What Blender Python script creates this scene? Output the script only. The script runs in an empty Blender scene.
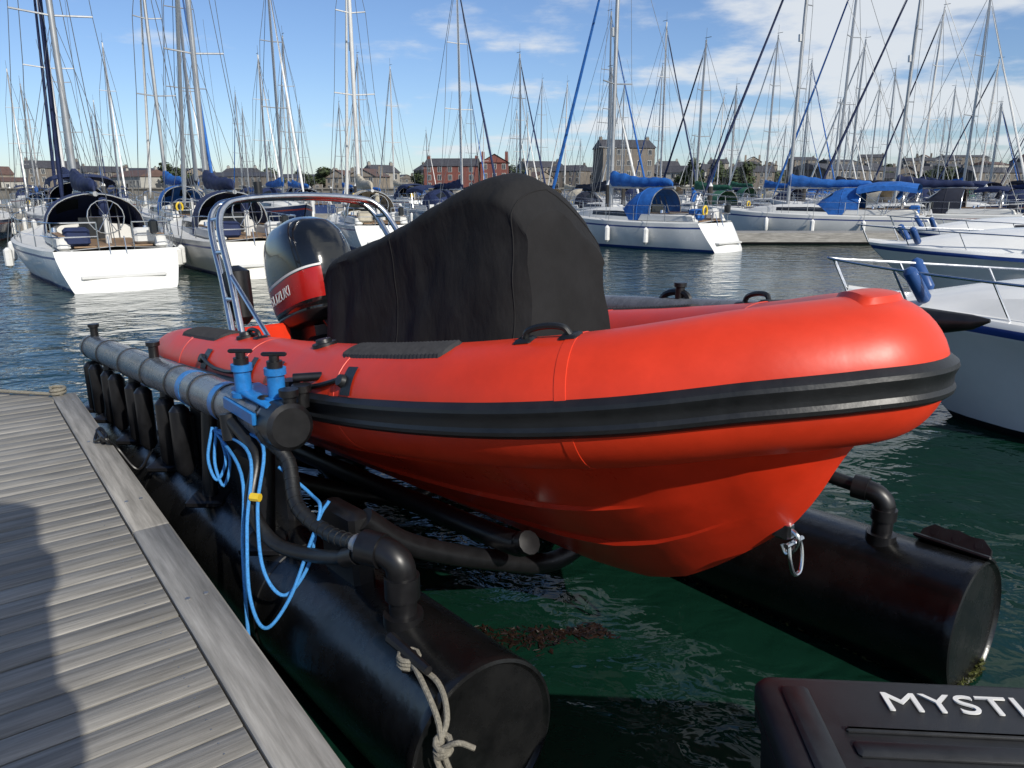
import bpy, math, random
from mathutils import Vector, Matrix, noise
random.seed(7)
V=Vector
sc=bpy.context.scene
sc.view_settings.view_transform='Standard'
sc.view_settings.look='None'
sc.view_settings.exposure=0

# ---------------------------------------------------------------- materials
def mat(name,col,rough=.5,metal=0,var=.15,scale=6,bump=0,bscale=40,rvar=.1,spec=.5,coat=0,stretch=None,island=0,col2=None,coords='Object',bstretch=None):
    m=bpy.data.materials.new(name); m.use_nodes=True
    nt=m.node_tree; b=nt.nodes['Principled BSDF']
    b.inputs['Metallic'].default_value=metal
    b.inputs['Specular IOR Level'].default_value=spec
    b.inputs['Coat Weight'].default_value=coat
    tc=nt.nodes.new('ShaderNodeTexCoord'); mp=nt.nodes.new('ShaderNodeMapping')
    nt.links.new(tc.outputs[coords],mp.inputs[0])
    if stretch: mp.inputs['Scale'].default_value=stretch
    n=nt.nodes.new('ShaderNodeTexNoise'); n.inputs['Scale'].default_value=scale; n.inputs['Detail'].default_value=6
    n.inputs['Roughness'].default_value=.65
    nt.links.new(mp.outputs[0],n.inputs['Vector'])
    r=nt.nodes.new('ShaderNodeValToRGB'); r.color_ramp.elements[0].position=.3; r.color_ramp.elements[1].position=.7
    c=V(col)
    lo=c*(1-var); hi=V(col2) if col2 else c*(1+var)
    r.color_ramp.elements[0].color=(*lo,1); r.color_ramp.elements[1].color=(*[min(1,x) for x in hi],1)
    nt.links.new(n.outputs['Fac'],r.inputs[0])
    out=r.outputs[0]
    if island:
        g=nt.nodes.new('ShaderNodeNewGeometry'); mr=nt.nodes.new('ShaderNodeMapRange')
        mr.inputs['To Min'].default_value=1-island; mr.inputs['To Max'].default_value=1+island
        nt.links.new(g.outputs['Random Per Island'],mr.inputs[0])
        mx=nt.nodes.new('ShaderNodeVectorMath'); mx.operation='SCALE'
        nt.links.new(out,mx.inputs[0]); nt.links.new(mr.outputs[0],mx.inputs['Scale']); out=mx.outputs[0]
    nt.links.new(out,b.inputs['Base Color'])
    mr=nt.nodes.new('ShaderNodeMapRange'); mr.inputs['To Min'].default_value=max(0.02,rough-rvar); mr.inputs['To Max'].default_value=min(1,rough+rvar)
    nt.links.new(n.outputs['Fac'],mr.inputs[0]); nt.links.new(mr.outputs[0],b.inputs['Roughness'])
    if bump:
        n2=nt.nodes.new('ShaderNodeTexNoise'); n2.inputs['Scale'].default_value=bscale; n2.inputs['Detail'].default_value=4
        if bstretch:
            mp2=nt.nodes.new('ShaderNodeMapping'); mp2.inputs['Scale'].default_value=bstretch; nt.links.new(tc.outputs[coords],mp2.inputs[0]); nt.links.new(mp2.outputs[0],n2.inputs['Vector'])
        else: nt.links.new(mp.outputs[0],n2.inputs['Vector'])
        bp=nt.nodes.new('ShaderNodeBump'); bp.inputs['Strength'].default_value=1; bp.inputs['Distance'].default_value=bump
        nt.links.new(n2.outputs['Fac'],bp.inputs['Height']); nt.links.new(bp.outputs[0],b.inputs['Normal'])
    return m

M_red=mat('red_hypalon',(.60,.036,.010),.40,var=.14,scale=3,bump=.003,bscale=5,spec=.45,rvar=.12)
M_redhull=mat('red_gelcoat',(.62,.032,.009),.30,var=.18,scale=2.5,bump=.001,bscale=12,coat=.15,rvar=.12)
M_rub=mat('black_rubber',(.009,.010,.011),.42,var=.3,scale=12,bump=.0008,bscale=60)
M_pad=mat('grey_pad',(.022,.022,.024),.75,var=.3,scale=30,bump=.001,bscale=200)
M_canvas=mat('black_canvas',(.013,.013,.014),.85,var=.3,scale=4,bump=.025,bscale=3.2,spec=.25,bstretch=(1.6,1.6,.7))
M_hdpe=mat('black_hdpe',(.005,.0055,.006),.27,var=.5,scale=5,bump=.0015,bscale=25,rvar=.13,col2=(.012,.012,.012))
M_grey=mat('grey_pipe',(.12,.13,.145),.27,var=.35,scale=10,rvar=.12,bump=.0006,bscale=70)
M_blk=mat('black_plastic',(.007,.007,.008),.38,var=.3,scale=15)
M_boxp=mat('box_plastic',(.013,.014,.016),.45,var=.3,scale=20,bump=.0005,bscale=400)
M_blue=mat('blue_plastic',(.015,.15,.42),.35,var=.25,scale=20)
M_rope=mat('blue_rope',(.04,.22,.52),.7,var=.3,scale=120,bump=.002,bscale=260)
M_hemp=mat('pale_rope',(.19,.175,.14),.85,var=.4,scale=100,bump=.003,bscale=200)
M_steel=mat('steel',(.62,.63,.65),.22,metal=1,var=.1,scale=20)
M_galv=mat('galvanised',(.35,.36,.37),.45,metal=.8,var=.2,scale=40)
M_cowl=mat('cowl_black',(.006,.007,.008),.15,var=.2,scale=8,coat=.5)
M_cowlred=mat('cowl_red',(.36,.012,.01),.25,var=.1,scale=8)
M_white=mat('white_gelcoat',(.70,.70,.68),.25,var=.07,scale=1.2,coat=.2)
M_cream=mat('cream_gelcoat',(.66,.64,.58),.3,var=.06,scale=1.2)
M_deck=mat('deck_grey',(.58,.58,.56),.6,var=.06,scale=3)
M_glass=mat('dark_glass',(.015,.018,.022),.08,var=.2,scale=2)
M_alu=mat('mast_alu',(.38,.39,.40),.4,metal=.6,var=.1,scale=2)
M_aluw=mat('mast_pale',(.56,.56,.55),.45,metal=.1,var=.1,scale=2)
M_wire=mat('rigging_wire',(.14,.15,.16),.4,metal=.4,var=.1,scale=2)
M_navy=mat('navy_canvas',(.010,.020,.070),.8,var=.3,scale=4,bump=.01,bscale=5)
M_bluec=mat('blue_canvas',(.010,.10,.36),.75,var=.3,scale=4,bump=.02,bscale=5)
M_blkc=mat('dark_canvas',(.012,.015,.028),.8,var=.3,scale=4,bump=.01,bscale=5)
M_beige=mat('beige_canvas',(.42,.38,.30),.8,var=.2,scale=4,bump=.01,bscale=5)
M_greenc=mat('green_canvas',(.02,.10,.06),.8,var=.2,scale=4,bump=.01,bscale=5)
M_stripe=mat('boot_blue',(.02,.05,.20),.35,var=.1,scale=2)
M_stripeR=mat('boot_red',(.22,.03,.02),.4,var=.1,scale=2)
M_teak=mat('teak',(.22,.14,.08),.6,var=.25,scale=8)
M_fend=mat('fender_white',(.68,.68,.66),.4,var=.1,scale=8)
M_fendb=mat('fender_blue',(.02,.07,.22),.4,var=.1,scale=8)
M_yel=mat('lifebuoy_yellow',(.65,.45,.03),.5,var=.1,scale=8)
M_wood=mat('weathered_planks',(.20,.19,.17),.8,var=.3,scale=1.0,stretch=(38,2.2,20),bump=.002,bscale=1.6,island=.15,col2=(.345,.33,.30),rvar=.1)
M_wood2=mat('weathered_beam',(.22,.21,.19),.8,var=.3,scale=1.0,stretch=(2.2,38,20),bump=.002,bscale=1.6,island=.04,col2=(.35,.335,.31))
M_dark=mat('dark_timber',(.04,.036,.032),.85,var=.4,scale=10)
M_weed=mat('seaweed',(.05,.055,.012),.5,var=.6,scale=30,island=.5)
M_weedr=mat('seaweed_brown',(.014,.007,.004),.4,var=.6,scale=30,island=.5)

# ---------------------------------------------------------------- mesh builder
class MB:
    def __init__(s): s.v=[];s.f=[];s.m=[];s.sm=[]
    def add(s,vs,fs,m=0,smooth=True):
        o=len(s.v); s.v+= [tuple(p) for p in vs]
        for i,f in enumerate(fs):
            s.f.append([a+o for a in f]); s.m.append(m[i] if isinstance(m,list) else m); s.sm.append(smooth)
    def box(s,c,size,m=0,rot=None,taper=1.0,bev=0):
        hx,hy,hz=[a/2 for a in size]; c=V(c)
        if bev:
            secs=[]
            for z in (-hz,-hz+bev,hz-bev,hz):
                ins=bev if abs(z)>=hz-1e-9 else 0
                t=taper if z>0 else 1
                X=(hx-ins)*t;Y=(hy-ins)*t;b=bev
                pts=[(X-b,-Y),(X,-Y+b),(X,Y-b),(X-b,Y),(-X+b,Y),(-X,Y-b),(-X,-Y+b),(-X+b,-Y)]
                secs.append([V((p[0],p[1],z)) for p in pts])
            if rot: secs=[[rot@p for p in q] for q in secs]
            s.loft([[p+c for p in q] for q in secs],m,True,True); return
        p=[V((x*(taper if z>0 else 1),y*(taper if z>0 else 1),z)) for z in(-hz,hz) for x,y in((-hx,-hy),(hx,-hy),(hx,hy),(-hx,hy))]
        if rot: p=[rot@q for q in p]
        s.add([q+c for q in p],[(3,2,1,0),(4,5,6,7),(0,1,5,4),(1,2,6,5),(2,3,7,6),(3,0,4,7)],m,False)
    def loft(s,secs,m=0,closed=True,caps=False,capm=None):
        n=len(secs[0]); vs=[p for q in secs for p in q]; fs=[];ms=[]
        for i in range(len(secs)-1):
            for j in range(n if closed else n-1):
                k=(j+1)%n
                fs.append((i*n+j,i*n+k,(i+1)*n+k,(i+1)*n+j))
                ms.append(m(i,j) if callable(m) else m)
        if caps:
            cm=capm if capm is not None else (m if not callable(m) else 0)
            fs.append(tuple(range(n-1,-1,-1))); ms.append(cm)
            fs.append(tuple((len(secs)-1)*n+j for j in range(n))); ms.append(cm)
        s.add(vs,fs,ms,True)
    def tube(s,pts,r,m=0,seg=10,caps=True):
        pts=[V(p) for p in pts]; n=len(pts)
        rs=r if isinstance(r,(list,tuple)) else [r]*n
        T=[(pts[min(i+1,n-1)]-pts[max(i-1,0)]).normalized() for i in range(n)]
        up=V((0,0,1)) if abs(T[0].z)<.9 else V((1,0,0))
        a=T[0].cross(up).normalized(); secs=[]
        for i in range(n):
            a=(a-T[i]*a.dot(T[i])).normalized(); b=T[i].cross(a)
            secs.append([pts[i]+(a*math.cos(2*math.pi*k/seg)+b*math.sin(2*math.pi*k/seg))*rs[i] for k in range(seg)])
        s.loft(secs,m,True,caps)
    def build(s,name,mats,parent=None,mw=None,angle=38):
        me=bpy.data.meshes.new(name); me.from_pydata(s.v,[],s.f); me.update()
        for m in mats: me.materials.append(m)
        me.polygons.foreach_set('material_index',s.m); me.polygons.foreach_set('use_smooth',s.sm)
        me.set_sharp_from_angle(angle=math.radians(angle))
        o=bpy.data.objects.new(name,me); sc.collection.objects.link(o)
        if parent: o.parent=parent
        if mw is not None: o.matrix_world=mw
        return o
def empty(name,mw=None):
    e=bpy.data.objects.new(name,None); sc.collection.objects.link(e)
    if mw is not None: e.matrix_world=mw
    return e
def cat(pts,n=8):
    pts=[V(p) for p in pts]; P=[pts[0]*2-pts[1]]+pts+[pts[-1]*2-pts[-2]]; out=[]
    for i in range(1,len(P)-2):
        for k in range(n):
            t=k/n; a,b,c,d=P[i-1],P[i],P[i+1],P[i+2]
            out.append(.5*((2*b)+(c-a)*t+(2*a-5*b+4*c-d)*t*t+(3*b-a-3*c+d)*t**3))
    out.append(P[-2]); return out
def interp(tab,x):
    if x<=tab[0][0]: return tab[0][1:]
    for a,b in zip(tab,tab[1:]):
        if x<=b[0]:
            t=(x-a[0])/(b[0]-a[0])
            return tuple(p+(q-p)*t for p,q in zip(a[1:],b[1:]))
    return tab[-1][1:]
def smooth_tab(tab,n=8):
    w=len(tab[0]); out=[]; P=[tab[0]]+list(tab)+[tab[-1]]
    for i in range(1,len(P)-2):
        for k in range(n):
            t=k/n; a,b,c,d=P[i-1],P[i],P[i+1],P[i+2]
            out.append(tuple([b[0]+(c[0]-b[0])*t]+[.5*((2*b[j])+(c[j]-a[j])*t+(2*a[j]-5*b[j]+4*c[j]-d[j])*t*t+(3*b[j]-a[j]-3*c[j]+d[j])*t**3) for j in range(1,w)]))
    out.append(tab[-1]); return out
def frame(o,X,Y):
    X=V(X).normalized(); Y=V(Y).normalized(); Z=X.cross(Y)
    m=Matrix.Identity(4)
    for i,a in enumerate((X,Y,Z,V(o))):
        for j in range(3): m[j][i]=a[j]
    return m
def yaw(o,dx,dy):
    d=V((dx,dy,0)).normalized(); return frame(o,d,(-d.y,d.x,0))

# ---------------------------------------------------------------- camera
cam=bpy.data.cameras.new('camera'); co=bpy.data.objects.new('camera',cam); sc.collection.objects.link(co)
cam.sensor_width=36; cam.lens=26.0; cam.clip_start=.05; cam.clip_end=8000
co.location=(0,0,2.1); co.rotation_euler=(math.radians(90-14.7),0,0)
sc.camera=co

# ---------------------------------------------------------------- light, sky
sd=V((.56,-.83,0)).normalized(); el=math.radians(34)
sdir=V((sd.x*math.cos(el),sd.y*math.cos(el),math.sin(el)))
sun=bpy.data.lights.new('sun','SUN'); so=bpy.data.objects.new('sun',sun); sc.collection.objects.link(so)
sun.energy=4.6; sun.angle=math.radians(.5); sun.color=(1,.95,.86)
so.rotation_euler=sdir.to_track_quat('Z','Y').to_euler(); so.location=(5,-9,12)
w=bpy.data.worlds.new('World'); sc.world=w; w.use_nodes=True
nt=w.node_tree; nt.nodes.clear(); N_=nt.nodes.new; L_=nt.links.new
out=N_('ShaderNodeOutputWorld'); bg=N_('ShaderNodeBackground'); bg.inputs[1].default_value=.093
sky=N_('ShaderNodeTexSky'); sky.sky_type='NISHITA'; sky.sun_disc=False; sky.sun_elevation=el
sky.sun_rotation=math.atan2(sd.x,sd.y); sky.air_density=1.0; sky.dust_density=.3; sky.ozone_density=3.0
tc=N_('ShaderNodeTexCoord'); sep=N_('ShaderNodeSeparateXYZ'); L_(tc.outputs['Generated'],sep.inputs[0])
def mth(op,a,b=None,clamp=False):
    n=N_('ShaderNodeMath'); n.operation=op; n.use_clamp=clamp
    for i,x in enumerate((a,b)):
        if x is None: continue
        if isinstance(x,(int,float)): n.inputs[i].default_value=x
        else: L_(x,n.inputs[i])
    return n.outputs[0]
tint=N_('ShaderNodeVectorMath'); tint.operation='MULTIPLY'; tint.inputs[1].default_value=(.98,1.07,1.27); L_(sky.outputs[0],tint.inputs[0])
zz=mth('ADD',mth('MAXIMUM',sep.outputs[2],0),.12)
cx=mth('DIVIDE',sep.outputs[0],zz); cy=mth('DIVIDE',sep.outputs[1],zz)
cmb=N_('ShaderNodeCombineXYZ'); L_(cx,cmb.inputs[0]); L_(cy,cmb.inputs[1])
nz=N_('ShaderNodeTexNoise'); nz.inputs['Scale'].default_value=1.15; nz.inputs['Detail'].default_value=10; nz.inputs['Roughness'].default_value=.58
L_(cmb.outputs[0],nz.inputs['Vector'])
bias=N_('ShaderNodeMapRange'); bias.inputs['From Min'].default_value=-.35; bias.inputs['From Max'].default_value=.40
bias.inputs['To Min'].default_value=-.06; bias.inputs['To Max'].default_value=.15
L_(sep.outputs[0],bias.inputs[0])
nf=mth('ADD',nz.outputs['Fac'],bias.outputs[0])
rm=N_('ShaderNodeMapRange'); rm.inputs['From Min'].default_value=.53; rm.inputs['From Max'].default_value=.70; rm.interpolation_type='SMOOTHSTEP'
L_(nf,rm.inputs[0])
up=N_('ShaderNodeMapRange'); up.inputs['From Min'].default_value=.0; up.inputs['From Max'].default_value=.06; L_(sep.outputs[2],up.inputs[0])
fac=mth('MULTIPLY',mth('MULTIPLY',rm.outputs[0],.88),up.outputs[0])
mx=N_('ShaderNodeMix'); mx.data_type='RGBA'; L_(fac,mx.inputs[0]); L_(tint.outputs[0],mx.inputs[6]); mx.inputs[7].default_value=(8.4,8.8,9.2,1)
L_(mx.outputs[2],bg.inputs[0]); L_(bg.outputs[0],out.inputs[0])

# ---------------------------------------------------------------- water
def water_mat():
    m=bpy.data.materials.new('harbour_water'); m.use_nodes=True; nt=m.node_tree; b=nt.nodes['Principled BSDF']
    b.inputs['Base Color'].default_value=(.0035,.021,.013,1); b.inputs['Roughness'].default_value=.03; b.inputs['IOR'].default_value=1.34
    tc=nt.nodes.new('ShaderNodeTexCoord'); h=None
    for s,d,st in((.9,.065,(1,1.5,1)),(3.2,.022,(1,1.4,1)),(9,.005,(1,1,1))):
        mp=nt.nodes.new('ShaderNodeMapping'); mp.inputs['Scale'].default_value=st; nt.links.new(tc.outputs['Object'],mp.inputs[0])
        n=nt.nodes.new('ShaderNodeTexNoise'); n.inputs['Scale'].default_value=s; n.inputs['Detail'].default_value=2.5; n.inputs['Distortion'].default_value=.6
        nt.links.new(mp.outputs[0],n.inputs['Vector'])
        bp=nt.nodes.new('ShaderNodeBump'); bp.inputs['Distance'].default_value=d; bp.inputs['Strength'].default_value=1
        nt.links.new(n.outputs['Fac'],bp.inputs['Height'])
        if h: nt.links.new(h,bp.inputs['Normal'])
        h=bp.outputs[0]
    nt.links.new(h,b.inputs['Normal']); return m
b=MB(); b.add([(-3000,-300,0),(3000,-300,0),(3000,230,0),(-3000,230,0)],[(0,1,2,3)]); b.build('water',[water_mat()])

# ---------------------------------------------------------------- land
M_land=mat('land_grass',(.05,.06,.03),.9,var=.4,scale=.03,col2=(.10,.095,.065))
M_quay=mat('quay_stone',(.15,.14,.125),.85,var=.35,scale=.6)
def hz(x,y):
    t=max(0,min(1,(y-215)/260)); r=max(0,min(1,(x+60)/300))
    return 2.2+t*t*(3-2*t)*(4+10*r)+noise.noise(V((x*.006,y*.006,3)))*1.5*t
b=MB(); nx,ny=60,24; vs=[]
for j in range(ny+1):
    y=205+ (j/ny)**2*2600
    for i in range(nx+1):
        x=-2600+5200*i/nx; vs.append((x,y,hz(x,y)))
b.add(vs,[(j*(nx+1)+i,j*(nx+1)+i+1,(j+1)*(nx+1)+i+1,(j+1)*(nx+1)+i) for j in range(ny) for i in range(nx)])
b.build('ground',[M_land])
b=MB(); b.box((0,205,.4),(5000,3,4.0),0); b.box((0,203.3,2.5),(5000,.5,.4),0)
for i in range(-60,60): b.box((i*4.2,203.2,.8),(.4,.5,3.2),0)
b.build('quay_wall',[M_quay])

walls=[mat('wall_%d'%i,c,.85,var=.2,scale=.5) for i,c in enumerate([(.26,.24,.21),(.15,.13,.11),(.36,.35,.32),(.15,.05,.04),(.13,.115,.10),(.22,.19,.155)])]
M_slate=mat('slate',(.05,.05,.058),.7,var=.3,scale=1); M_tile=mat('tile',(.10,.06,.05),.8,var=.3,scale=1)
M_win=mat('window_glass',(.03,.035,.045),.15,var=.2,scale=1); M_frame=mat('window_frame',(.45,.45,.43),.5)
def house_mesh(name,w,d,h,floors,wall,roof,rh,gable=False):
    b=MB(); b.box((0,0,h/2-1.5),(w,d,h+3),0)
    o=.35
    if not gable:
        b.add([(-w/2-o,-d/2-o,h-.1),(w/2+o,-d/2-o,h-.1),(w/2+o,d/2+o,h-.1),(-w/2-o,d/2+o,h-.1),(-w/2,0,h+rh),(w/2,0,h+rh)],[(0,1,5,4),(2,3,4,5),(1,2,5),(3,0,4),(3,2,1,0)],1,False)
    else:
        b.add([(-w/2-o,-d/2-o,h-.1),(w/2+o,-d/2-o,h-.1),(w/2+o,d/2+o,h-.1),(-w/2-o,d/2+o,h-.1),(0,-d/2-o,h+rh),(0,d/2+o,h+rh)],[(1,2,5,4),(3,0,4,5),(3,2,1,0)],1,False)
        b.add([(-w/2,-d/2,h-.05),(w/2,-d/2,h-.05),(0,-d/2,h+rh-.3)],[(0,1,2)],0,False)
    nw=max(2,int(w/2.6))
    for f in range(floors):
        z=h*(f+.55)/floors
        for i in range(nw):
            x=-w/2+w*(i+.5)/nw
            if f==0 and i==nw//2:
                b.box((x,-d/2-.03,1.05),(1.0,.1,2.1),4); continue
            b.box((x,-d/2-.02,z),(1.15,.1,1.5),3); b.box((x,-d/2-.06,z),(.95,.1,1.3),2)
            b.box((x,-d/2-.12,z),(.06,.04,1.3),3)
    for x in(-w/2+.6,w/2-.6):
        b.box((x,0,h+rh*.6),(.9,.7,rh+.8),0); 
        for k in(-.2,.2): b.tube([(x+k,0,h+rh*1.05),(x+k,0,h+rh*1.05+.8)],.12,1,6)
    return b.build(name,[wall,roof,M_win,M_frame,M_dark])
hm=[(9,8,4.8,2,0,M_slate,2.0,False),(12,8,5.0,2,2,M_slate,2.2,False),(8,9,4.6,2,5,M_tile,2.4,True),(15,9,6.8,3,1,M_slate,2.2,False),(10,8,4.6,2,4,M_slate,2.2,True),(22,10,4,1,2,M_tile,1.8,False),(26,12,5.5,2,4,M_slate,1.6,False)]
meshes=[]
kinds=['stone_house','terraced_house','gabled_house','stone_building','gabled_house','long_house','boat_shed']
for k,a in zip(kinds,hm):
    o=house_mesh(k,a[0],a[1],a[2],a[3],walls[a[4]],a[5],a[6],a[7]); meshes.append((k,o.data,a[0])); bpy.data.objects.remove(o)
rnd=random.Random(3)
for Y,x0,x1 in((228,-190,200),(266,-230,240),(312,-120,290),(365,-20,340),(430,60,400)):
    x=x0
    while x<x1:
        k,me,wd=meshes[rnd.randrange(7)]
        x+=wd/2+rnd.uniform(.1,4 if rnd.random()<.6 else 22)
        yy=Y+rnd.uniform(-14,14)
        if not(Y<230 and (16<x<52 or -34<x<4)):
            o=bpy.data.objects.new(k,me); sc.collection.objects.link(o)
            o.location=(x,yy,hz(x,yy)-.6); o.rotation_euler=(0,0,rnd.uniform(-.8,.8)); s=rnd.uniform(.75,1.1); o.scale=(s,s,s*rnd.uniform(.85,1.15))
        x+=wd/2
o=house_mesh('stone_warehouse',15,11,11.5,4,walls[1],M_slate,2.4,False); o.location=(32,222,2.1); o.rotation_euler=(0,0,.15)
o=house_mesh('brick_building',15,10,6.6,3,walls[3],M_slate,2.2,False); o.location=(-17,222,2.1); o.rotation_euler=(0,0,-.1)
o=house_mesh('brick_building',8,9,7.6,3,walls[3],M_tile,2.4,True); o.location=(-5,224,2.1)

M_leaf=mat('foliage',(.035,.052,.018),.8,var=.5,scale=.5,island=.6)
def tree(name,x,y,z,h,r,seed):
    rn=random.Random(seed); b=MB()
    b.tube([(0,0,-.5),(0,0,h*.5)],[.35,.16],1,7)
    lobes=[]
    for i in range(7):
        a=rn.uniform(0,6.28); q=V((math.cos(a)*r*.55*rn.random(),math.sin(a)*r*.55*rn.random(),h*rn.uniform(.4,.85)))
        lobes.append((q,r*rn.uniform(.35,.6))); b.tube([(0,0,h*.35),q],[.14,.05],1,5)
    for q,rr in lobes:
        for k in range(170):
            d=V((rn.gauss(0,1),rn.gauss(0,1),rn.gauss(0,.8))).normalized()*rr*rn.uniform(.5,1.1); c=q+d
            u=V((rn.gauss(0,1),rn.gauss(0,1),rn.gauss(0,1))).normalized()*.28; v=u.cross(d).normalized()*.25
            b.add([c-u-v,c+u-v,c+u+v,c-u+v],[(0,1,2,3)],0,False)
    o=b.build(name,[M_leaf,M_dark]); o.location=(x,y,z); return o
t0=tree('broadleaf_tree',52,222,2,9,4.5,1); t1=tree('broadleaf_tree',60,224,2,7.5,4,2)
tl_=[(56,240),(120,226),(128,229),(-42,224),(-95,224),(-100,228),(150,232),(66,222),(-60,226),(175,240),(100,224)]
for i in range(26): tl_.append((rnd.uniform(-180,260),rnd.uniform(232,340)))
for i,(x,y) in enumerate(tl_):
    o=bpy.data.objects.new('broadleaf_tree',(t0 if i%2 else t1).data); sc.collection.objects.link(o)
    o.location=(x,y,hz(x,y)-.3); s=.7+.4*rnd.random(); o.scale=(s*1.5,s,s*.85); o.rotation_euler=(0,0,i)

# ---------------------------------------------------------------- sailing yachts
def yacht_mesh(name,L=10,B=3.3,H=13,hull=M_white,mast=M_alu,cover=M_bluec,canopy=M_navy,boot=M_stripe,genoa=M_fend,near=False,bimini=False,nospray=False,wire=.016,seed=0,fb=1.0):
    rn=random.Random(seed); b=MB(); hb=B/2
    tabs=smooth_tab([(0,.70,.98*fb),(.08,.80,.96*fb),(.3,.97,.96*fb),(.5,1,1.0*fb),(.7,.82,1.08*fb),(.85,.50,1.18*fb),(.95,.2,1.26*fb),(1,.02,1.32*fb)],5)
    def hs(t): return interp(tabs,t)
    secs=[]; S=26 if near else 18
    sk=.075
    for i in range(S+1):
        t=i/S; w_,z=hs(t); w_*=hb
        xs=L*t
        def X(zr): return xs-(1-zr)*( .09*L*max(0,(t-.8)/.2)) - (1-zr)*(sk*L*max(0,(.14-t)/.14))
        half=[(0,-.40,-.3),(w_*.5,-.3,-.2),(w_*.80,-.04,0),(w_*.85,.09,.08),(w_*.94,z*.5,.5),(w_*.985,z*.80,.80),(w_*.99,z*.86,.86),(w_,z,1)]
        secs.append([V((X(q[2]),-q[0],q[1])) for q in half[::-1]]+[V((X(q[2]),q[0],q[1])) for q in half[1:]])
    def hm_(i,j):
        j2=min(j,13-j)
        return 5 if (j2>=4 or j2==1) else 0
    b.loft(secs,hm_,False)
    s0=secs[0]; tr=[]
    for j in range(8):
        p,q=s0[j],s0[14-j]; row=[]
        for k in range(11):
            f=k/10; r_=p.lerp(q,f); r_.x-=.16*(1-(2*f-1)**2)*min(1,(p.y-q.y)**2); row.append(r_)
        tr.append(row)
    b.loft(tr,lambda i,j:5 if i>=5 else 0,False)
    dk=[]
    for i in range(S+1):
        t=i/S; w_,z=hs(t); w_*=hb; dk.append([V((L*t,-w_,z)),V((L*t,-w_*.96,z+.05)),V((L*t,-w_*.92,z-.01)),V((L*t,0,z+.07)),V((L*t,w_*.92,z-.01)),V((L*t,w_*.96,z+.05)),V((L*t,w_,z))])
    b.loft(dk,lambda i,j:9,False)
    cr=[]
    for t,wf,h in((.33,.62,.02),(.335,.6,.42),(.45,.6,.44),(.6,.55,.36),(.70,.42,.22),(.75,.25,.04)):
        w_,z=hs(t); w_*=hb; W=hb*wf; x=L*t
        cr.append([V((x,-W,z)),V((x,-W*.97,z+h*.35)),V((x,-W*.92,z+h*.8)),V((x,-W*.8,z+h)),V((x,0,z+h*1.12)),V((x,W*.8,z+h)),V((x,W*.92,z+h*.8)),V((x,W*.97,z+h*.35)),V((x,W,z))])
    b.loft(cr,lambda i,j:1 if (i in(1,2) and j in(1,6)) else 9,False)
    z0=hs(.15)[1]
    for s in(-1,1):
        b.box((L*.17,s*hb*.56,z0+.16),(L*.30,.26,.3),9,taper=.92,bev=.06)
        b.box((L*.17,s*hb*.56,z0+.325),(L*.28,.16,.02),7)
        b.tube([(L*.2,s*hb*.56,z0+.3),(L*.2,s*hb*.56,z0+.44)],[.07,.05],10,10)
    b.box((L*.17,0,z0+.08),(L*.29,hb*.9,.03),7)
    b.box((L*.3,0,z0+.25),(.06,.7,.75),1)
    b.tube([(L*.1,0,z0+.1),(L*.1,0,z0+.75)],.06,9,8)
    ring=[(L*.1-.06,math.cos(a)*.38,z0+.7+math.sin(a)*.38) for a in [k*math.pi/8 for k in range(17)]]
    b.tube(ring,.014,10,6,False)
    for k in range(3):
        a=k*math.pi/3; b.tube([(L*.1-.06,math.cos(a)*.38,z0+.7+math.sin(a)*.38),(L*.1-.06,-math.cos(a)*.38,z0+.7-math.sin(a)*.38)],.009,10,4)
    if not nospray:
        sh=[]
        for x,h,W in((L*.44,.42,.50),(L*.41,.78,.56),(L*.37,1.05,.60),(L*.33,1.18,.62),(L*.28,1.20,.63),(L*.255,1.16,.63)):
            sh.append([V((x,-math.cos(a)*W*hb,z0+.05+(math.sin(a)**.6)*h)) for a in [k*math.pi/16 for k in range(17)]])
        b.loft(sh,lambda i,j:(1 if i==1 and j in(4,5,6,9,10,11) else 4),False)
        b.tube(sh[-1],.02,10,6,False); b.tube(sh[3],.016,4,6,False)
    if bimini:
        sh=[]
        for x,h in((L*.27,1.35),(L*.2,1.5),(L*.12,1.52),(L*.04,1.4)):
            sh.append([V((x,-math.cos(a)*.66*hb,z0+(h-.4)+.4*math.sin(a)**.5)) for a in [k*math.pi/12 for k in range(13)]])
        b.loft(sh,4,False)
        for s in(-1,1):
            for x in(L*.27,L*.12,L*.04): b.tube([(L*.15,s*.7*hb,z0+.1),(x,s*.66*hb,z0+1.0)],.015,10,5)
    mx_=L*.57; zm=hs(.57)[1]+.35
    seg=10 if near else 6
    b.tube([(mx_,0,zm-.1),(mx_,0,H*.7),(mx_-.05,0,H)],[.085,.08,.055],2,seg)
    bz=zm+.85; bl=L*.36
    b.tube([(mx_,0,bz),(mx_-bl,0,bz-.05)],.06,2,seg)
    cv=[]
    for q in range(25):
        t=q/24; hh,ww=interp([(0,.03,.02),(.02,.55,.12),(.12,.42,.15),(.4,.3,.15),(.75,.22,.12),(.96,.14,.09),(1,.03,.03)],t)
        x=mx_+.12-bl*t; wob=1+.10*math.sin(t*40+seed)
        cv.append([V((x,math.cos(a)*ww*wob,bz+.05+hh*.5+math.sin(a)*(hh*.5+.06)*wob+ .03*math.sin(9*t))) for a in [k*math.pi/5 for k in range(10)]])
    b.loft(cv,3,True,True)
    for fr,wd in((.42,.5),(.7,.36)):
        z=zm+(H-zm)*fr
        b.tube([(mx_-.15,-hb*wd*1.1,z+.05),(mx_,0,z),(mx_-.15,hb*wd*1.1,z+.05)],.028,2,5)
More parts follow.
